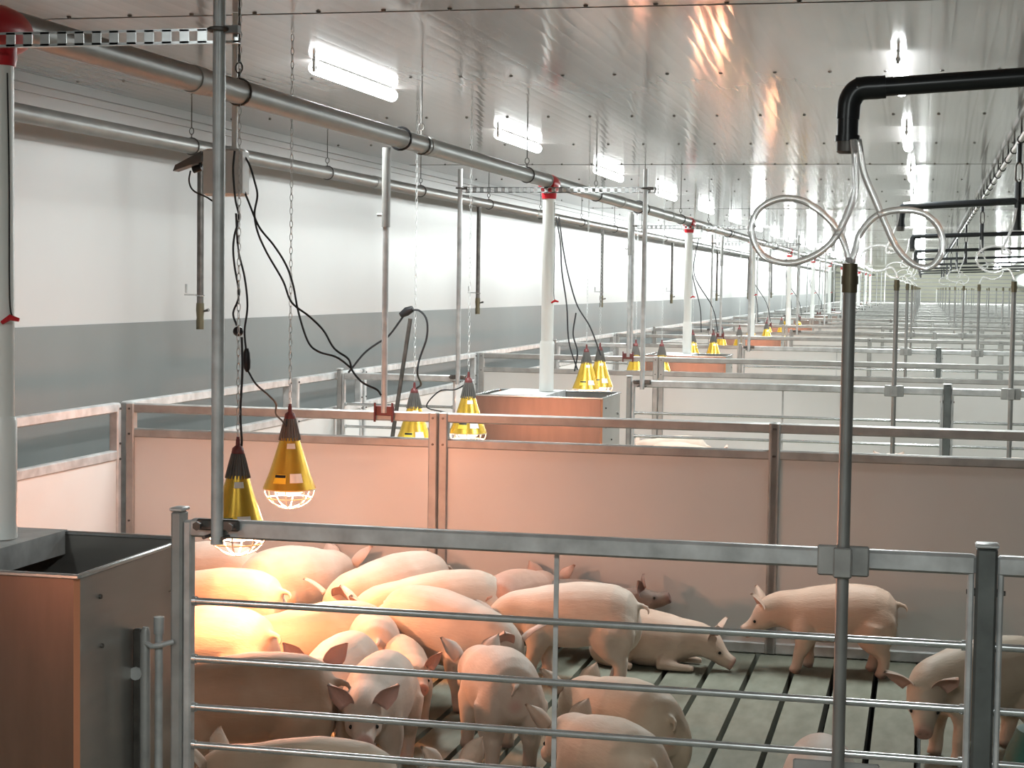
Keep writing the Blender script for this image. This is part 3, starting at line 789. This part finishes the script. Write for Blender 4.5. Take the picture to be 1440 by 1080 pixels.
# hinge of the front gate
t = thing('gate_hinge', (-1.985, YA, 0), 'steel hinge rods between the nearest feeder and the front gate post', 'hinge')
m = MB(); m.tube([(.01, -.03, .3), (.01, -.03, .80)], .011, 12); m.tube([(.01, -.03, .80), (.01, -.03, .845)], .0145, 12); m.build('rod', GALV, t)
m = MB(); m.tube([(-.03, -.03, .2), (-.03, -.03, .80), (-.028, -.03, .815)], [.014, .014, .008], 12); m.build('tube', GALV2, t)
m = MB(); m.cbox((-.052, -.03, .55), (.02, .02, .52), .003); m.build('angle', DARKSTEEL, t)
m = MB(); m.tube([(-.03, -.035, .775), (.0, -.05, .768), (.03, -.05, .775), (.05, -.03, .78)], .007, 8); m.build('bracket', GALV, t)
m = MB(); m.tube([(-.052, -.045, .69), (-.052, -.03, .69)], .018, 12); m.build('nut', GALV, t)
# green plastic thing bottom right
t = MB()
pts = [at(1452, 1100, 5.0)]
c0 = at(1475, 1090, 5.0)
t.lathe((c0.x, c0.y, .0), [(.13, 0), (.14, .03), (.142, .30), (.138, .40), (.115, .49), (.088, .55), (.04, .57), (.038, .60), (.005, .605)], 24)
tag(t.build('green_plastic_drum', TEAL), 'dark green plastic drum cut by the right edge at the bottom', 'drum')

# ------------------------------------------------------------ pigs
def rotm(yaw, pitch):       # yaw left positive, pitch up positive
    return Matrix.Rotation(yaw, 3, 'Z') @ Matrix.Rotation(-pitch, 3, 'Y')
def loft(m, rings, n=18, belly=0.):
    vs = []
    for c, R, rw, rh in rings:
        for k in range(n):
            a = 2*PI*k/n; yy = math.cos(a)*rw; zz = math.sin(a)*rh
            vs.append(Vector(c)+R @ Vector((0, yy, zz)))
    fs = []
    for i in range(len(rings)-1):
        for k in range(n):
            k2 = (k+1) % n; fs.append((i*n+k, i*n+k2, (i+1)*n+k2, (i+1)*n+k))
    fs += [tuple(range(n-1, -1, -1)), tuple((len(rings)-1)*n+k for k in range(n))]
    m.add(vs, fs)
def ear_mesh(m, base, dirv, side, face, L=.115, W=.085, curl=.02):
    # dirv: pointing direction, side: width direction, face: the inner (concave) direction
    vs = []; nu, nv = 11, 6
    for lay in (0, 1):
        for i in range(nu):
            t = i/(nu-1); wd = W*.5*(math.sin(PI*min(1, .30+.70*t))**.75 if t < 1 else .02)
            if t > .45: wd = W*.5*max(.05, (1-((t-.45)/.55)**1.35))
            for j in range(nv):
                s = (j/(nv-1)*2-1)
                p = base+dirv*(L*t)+side*(s*wd)+face*(curl*(s*s)*(1-t*.3)+.035*t*t-(.006 if lay else 0)*(1-.5*t)*(1-.6*abs(s)))
                vs.append(p)
    fs = []; o = nu*nv
    for i in range(nu-1):
        for j in range(nv-1):
            a = i*nv+j; fs.append((a, a+1, a+nv+1, a+nv)); fs.append((o+a, o+a+nv, o+a+nv+1, o+a+1))
    for i in range(nu-1):
        for j in (0, nv-1):
            a = i*nv+j; fs.append((a, a+nv, o+a+nv, o+a))
    for i in (0, nu-1):
        for j in range(nv-1):
            a = i*nv+j; fs.append((a, o+a, o+a+1, a+1))
    m.add(vs, fs)
    return nu*nv

def pig(x, y, head, scale, label, pose='stand', hy=0., hp=-15., bend=0., walk=0., ear=0., tint=(1, 1, 1), voxel=.0085, z0=0., fat=1., pink=.0):
    hy, hp, bend = math.radians(hy), math.radians(hp), math.radians(bend)
    m = MB()
    dz = 0 if pose == 'stand' else -.155
    wk = (1.0 if pose == 'stand' else 1.10)*fat
    # spine from rump forward, bending with 'bend'
    S = [(-.375, .300+dz, .03, .03), (-.362, .304+dz, .066, .075), (-.325, .314+dz, .095, .108), (-.25, .320+dz, .114, .128), (-.15, .316+dz, .122, .138),
         (-.04, .306+dz, .130, .146), (.06, .298+dz, .124, .140), (.14, .296+dz, .114, .130), (.20, .298+dz, .100, .114)]
    KX = .88
    S = [(a_*KX, b_+.004, c_*1.08, d_*1.07) for a_, b_, c_, d_ in S]
    rings = []; ang = 0; px_, py_ = S[0][0], 0.
    for i, (sx, sz, rw, rh) in enumerate(S):
        if i:
            dx_ = sx-S[i-1][0]
            ang = bend*(sx+.36)/.56
            px_ += math.cos(ang-bend/2)*dx_; py_ += math.sin(ang-bend/2)*dx_
        rings.append((Vector((px_, py_, sz)), rotm(ang-bend/2, 0), rw*wk, rh*(1 if fat == 1 else (1+fat)/2)))
    base = rings[-1][0].copy(); a0 = ang-bend/2
    # neck and head chain
    N = [(.045, .094, .108, .02), (.045, .086, .098, .02), (.045, .078, .088, .01), (.035, .073, .080, .0), (.03, .068, .072, -.006), (.028, .060, .062, -.012), (.025, .051, .052, -.012),
         (.024, .044, .045, -.010), (.024, .039, .041, -.006), (.022, .037, .039, 0), (.018, .038, .040, 0), (.006, .036, .038, 0)]
    p = base; frames = []
    for i, (d, rw, rh, oz) in enumerate(N):
        f = min(1, (i+1)/5)
        R = rotm(a0+hy*f, hp*f)
        p = p+R @ Vector((d*.93, 0, oz*.6))
        rings.append((p.copy(), R, rw*(1.05 if fat > 1 else 1), rh)); frames.append((p.copy(), R))
    loft(m, rings, 20)
    hc, HR = frames[4]
    m.ball(hc+HR @ Vector((-.012, .036, -.022)), (.05, .036, .045), 12, 8, HR); m.ball(hc+HR @ Vector((-.012, -.036, -.022)), (.05, .036, .045), 12, 8, HR)
    # lower jaw
    jc, JR = frames[7]
    m.ball(jc+JR @ Vector((-.01, 0, -.032)), (.055, .026, .018), 12, 8, JR)
    snout, SR = frames[-1]
    # shoulders and hams
    for s in (-1, 1):
        def B(X_, Y_, Z_):          # follow the bend
            X_ *= KX; f = (X_+.36)/.56; a = bend*min(1, max(0, f))-bend/2
            ix = min(len(S)-1, max(0, int(np.interp(X_, [q[0] for q in S], range(len(S))))))
            c = rings[ix][0]; return Vector((c.x, c.y, 0))+rotm(a, 0) @ Vector((X_-S[ix][0], Y_, Z_))
        if pose == 'stand':
            w_ = walk*s
            m.ball(B(.15, s*.078, .235), (.070, .052, .11), 14, 8)
            m.ball(B(-.25, s*.080, .25), (.115, .058, .13), 14, 8)
            f_ = .05*w_; h_ = -.05*w_
            m.tube([B(.16, s*.078, .24), B(.145, s*.083, .19), B(.150+f_*.3, s*.084, .145), B(.165+f_*.7, s*.082, .085), B(.162+f_, s*.082, .045), B(.172+f_*1.05, s*.082, .022), B(.18+f_*1.1, s*.082, .0)], [.058, .053, .043, .033, .029, .031, .032], 12)
            m.tube([B(-.25, s*.070, .27), B(-.23+h_*.2, s*.076, .20), B(-.25+h_*.4, s*.080, .155), B(-.285+h_*.7, s*.080, .115), B(-.275+h_, s*.080, .065), B(-.262+h_, s*.080, .024), B(-.25+h_, s*.080, .0)], [.085, .070, .055, .038, .031, .031, .032], 12)
        else:
            m.ball(B(.13, s*.085, .09), (.07, .05, .08), 12, 8)
            m.ball(B(-.22, s*.10, .09), (.11, .06, .09), 12, 8)
            m.tube([B(.13, s*.10, .07), B(.11, s*.125, .035), B(.20, s*.12, .028), B(.27, s*.11, .024), B(.31, s*.105, .02)], [.045, .036, .026, .021, .022], 10)
            m.tube([B(-.20, s*.12, .06), B(-.10, s*.15, .045), B(-.17, s*.165, .03), B(-.09, s*.17, .024), B(-.05, s*.17, .02)], [.06, .045, .03, .023, .022], 10)
    # tail
    tb = rings[0][0]+Vector((0, 0, .045)); TR = rings[0][1]
    m.tube([tb+TR @ Vector(q) for q in ((.02, 0, .02), (-.015, .0, .022), (-.038, .006, .016), (-.05, .016, -.002), (-.044, .024, -.016))], [.018, .015, .012, .010, .008], 8)
    me = bpy.data.meshes.new('pig_raw'); me.from_pydata(m.v, [], m.f); me.update()
    bm = bmesh.new(); bm.from_mesh(me); bmesh.ops.recalc_face_normals(bm, faces=bm.faces); bm.to_mesh(me); bm.free()
    tmp = bpy.data.objects.new('tmp', me); COL.objects.link(tmp)
    md = tmp.modifiers.new('r', 'REMESH'); md.mode = 'VOXEL'; md.voxel_size = voxel
    sm = tmp.modifiers.new('s', 'SMOOTH'); sm.factor = .6; sm.iterations = 12
    dg = bpy.context.evaluated_depsgraph_get(); dg.update()
    me2 = bpy.data.meshes.new_from_object(tmp.evaluated_get(dg))
    bpy.data.objects.remove(tmp); bpy.data.meshes.remove(me)
    nb = len(me2.vertices)
    # ears joined into the same mesh
    em = MB(); inner = []
    ec, ER = frames[3]
    for s in (-1, 1):
        lean = .55+ear*.4
        dirv = (ER @ Vector((-.15+ear*.5, s*lean, .85-ear*.45))).normalized()
        face = (ER @ Vector((.9, s*.45, -.05))).normalized(); face = (face-dirv*face.dot(dirv)).normalized()
        side = dirv.cross(face).normalized()
        n0 = len(em.v)
        nn = ear_mesh(em, ec+ER @ Vector((-.005, s*.052, .050)), dirv, side, face)
        inner += list(range(n0, n0+nn))
    V = np.empty(nb*3); me2.vertices.foreach_get('co', V); V = V.reshape(-1, 3)
    F = [tuple(q.vertices) for q in me2.polygons]
    allv = [tuple(v) for v in V]+[tuple(v) for v in em.v]
    allf = F+[tuple(i+nb for i in f) for f in em.f]
    bpy.data.meshes.remove(me2)
    me3 = bpy.data.meshes.new('pig'); me3.from_pydata(allv, [], allf); me3.update()
    for q in me3.polygons: q.use_smooth = True
    A = np.array(allv); n = len(A)
    pk = np.full(n, .08+pink); dk = np.zeros(n)
    sn = np.array(snout); d = np.linalg.norm(A-sn, axis=1)
    pk = np.maximum(pk, np.clip(1-(d-.02)/.035, 0, .9))
    # face a little pinker
    fc = np.array(frames[5][0]); d = np.linalg.norm(A-fc, axis=1); pk = np.maximum(pk, np.clip(.35-(d-.03)/.12, 0, .35))
    for i in inner: pk[nb+i] = .75
    for i in range(nb, n): pk[i] = max(pk[i], .3)
    # rear pink, belly and feet
    rr = np.array(rings[0][0]); d = np.linalg.norm(A-(rr+np.array([0, 0, -.02])), axis=1); pk = np.maximum(pk, np.clip(.6-(d-.01)/.05, 0, .6))
    if pose == 'stand':
        dk = np.maximum(dk, np.clip((.026-A[:, 2])/.01, 0, 1)*.55); pk = np.maximum(pk, np.clip((.12-A[:, 2])/.12, 0, 1)*.4)
    # nostrils and mouth line
    for s in (-1, 1):
        q = np.array(snout+SR @ Vector((.006, s*.014, .004))); d = np.linalg.norm(A-q, axis=1); dk = np.maximum(dk, np.clip(1.6-d/.006, 0, 1)*.85)
        e = np.array(frames[6][0]+frames[6][1] @ Vector((.0, s*.048, .018))); d = np.linalg.norm(A-e, axis=1); dk = np.maximum(dk, np.clip(1.3-d/.018, 0, 1)*.45)
    at_ = me3.attributes.new('pink', 'FLOAT', 'POINT'); at_.data.foreach_set('value', pk.astype(np.float32))
    at_ = me3.attributes.new('dark', 'FLOAT', 'POINT'); at_.data.foreach_set('value', dk.astype(np.float32))
    me3.materials.append(PIGSKIN)
    o = bpy.data.objects.new('pig', me3); COL.objects.link(o)
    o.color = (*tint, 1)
    for s in (-1, 1):
        e = MB(); e.ball(frames[6][0]+frames[6][1] @ Vector((-.004, s*.0475, .017)), .0085, 10, 7); e.build('eye', EYE, o)
    o.location = (x, y, z0); o.rotation_euler = (0, 0, math.radians(head)); o.scale = (scale,)*3
    tag(o, label, 'pig', 'pigs in the pens')
    return o

PIGS = [
 dict(x=-0.37, y=8.13, head=180, scale=0.88, hp=-32, walk=.6, tint=(.95, .86, .78), label='pinkish pig standing at the solid divider on the right, sniffing the lying pig', pink=.12),
 dict(x=-1.2, y=8.03, head=-4, scale=0.86, pose='lie', hp=-28, label='pig lying along the solid divider with its snout to the right', pink=.1, tint=(.92, .86, .8)),
 dict(x=-1.49, y=7.62, head=177, scale=0.95, hp=-48, walk=.5, label='pale pig standing side on with curled tail, head down, in front of the divider'),
 dict(x=-1.5, y=8.2, head=2, scale=0.76, hp=18, tint=(.30, .24, .22), label='dark brown pig behind the standing pale pig, only its ears and head showing'),  # much darker tint than the other pigs
 dict(x=-1.8, y=8.0, head=78, scale=0.92, hp=-20, tint=(.82, .62, .55), label='reddish pig at the divider beside the dark pig', pink=.2),
 dict(x=-2.12, y=7.66, head=212, scale=0.97, hp=-42, label='pale pig with rounded back behind the long pig, rump to the right', bend=-10),
 dict(x=-1.9, y=7.06, head=-28, scale=1.02, hp=-48, label='long pale pig in the middle of the huddle, head lowered to the right'),
 dict(x=-1.5, y=6.3, head=116, scale=0.9, hp=-25, walk=.5, label='pig seen from behind with hanging tail in the middle of the pen', bend=15),
 dict(x=-1.85, y=5.93, head=-84, scale=0.9, hp=-13, hy=13, label='white faced pig looking at the camera with both ears up'),
 dict(x=-2.12, y=6.28, head=-92, scale=0.88, hp=26, hy=22, label='pig resting its raised face on the shaded pig, one ear up'),
 dict(x=-2.42, y=6.92, head=212, scale=0.9, hp=-30, label='lit pig rump in the huddle right of the brightest pig'),
 dict(x=-2.26, y=5.68, head=192, scale=1.0, hp=-20, fat=1.05, tint=(.72, .60, .5), label='big shaded brownish pig standing side on behind the left of the front gate'),  # tint puts the brown shade of its backlit side into the colour
 dict(x=-2.78, y=6.55, head=172, scale=0.97, hp=-30, fat=1.05, label='brightest pig directly below the half hidden heat lamp'),
 dict(x=-3.08, y=7.42, head=178, scale=0.98, hp=-20, label='orange lit pig standing side on under the lamp with its tail to the right'),
 dict(x=-3.42, y=8.05, head=170, scale=1.02, hp=-15, label='pig at the back left by the divider, behind the orange lit pig'),
 dict(x=-2.88, y=7.93, head=72, scale=1.06, hp=-25, fat=1.05, label='glowing orange pig against the divider, right of the lamp'),
 dict(x=-2.42, y=7.98, head=238, scale=1.0, hp=-45, label='pig leaning down to the left in front of the double upright'),
 dict(x=-2.20, y=6.98, head=112, scale=0.84, hp=-20, label='pig seen from behind between the lit rump and the long pig', pink=.1),
 dict(x=-1.98, y=6.72, head=-62, scale=0.7, hp=-5, label='small pig peeping out behind the white faced pig, brown inside its ear', tint=(.9, .78, .7)),
 dict(x=-1.74, y=4.88, head=174, scale=0.88, hp=-22, fat=1.05, tint=(.86, .82, .72), label='pig just behind the bottom of the front gate on the left, back showing'),
 dict(x=-2.56, y=5.12, head=-6, scale=0.8, hp=-20, label='pig behind the feeder corner, mostly hidden by the gate post'),
 dict(x=-0.97, y=5.92, head=132, scale=0.9, hp=-25, tint=(.92, .9, .8), label='pale pig rump in the middle, the further of the overlapping pair'),
 dict(x=-0.93, y=5.4, head=128, scale=0.88, hp=-25, tint=(.92, .9, .82), label='pale pig back in the middle, the nearer of the overlapping pair'),
 dict(x=-1.12, y=4.84, head=138, scale=0.82, hp=0, tint=(.92, .88, .8), label='pig cut by the bottom edge in the middle, ear just showing'),
 dict(x=-0.265, y=5.25, head=-88, scale=0.85, hp=-20, label='pale pig back just left of and behind the drinker pole, cut by the bottom edge'),
 dict(x=.235, y=6.80, head=218, scale=0.96, hp=-38, hy=46, tint=(.86, .84, .76), ear=0.2, walk=.4, label='pig behind the dark right gate post, head lowered towards the camera', bend=10),
 dict(x=-2.12, y=15.45, head=172, scale=.95, hp=-20, label='distant pig left, seen between the rails of the second pen', voxel=.012),
 dict(x=-1.95, y=14.95, head=5, scale=.92, hp=-20, label='distant pig in front of the other one in the second pen', voxel=.012),
 dict(x=-.22, y=14.5, head=95, scale=.95, hp=-20, label='distant pig whose back tops the rail right of the drinker pole', voxel=.012),
 dict(x=.62, y=14.4, head=175, scale=.95, hp=-20, label='distant pig at the right edge above the divider rail', voxel=.012),
]
for d in PIGS: pig(**d)
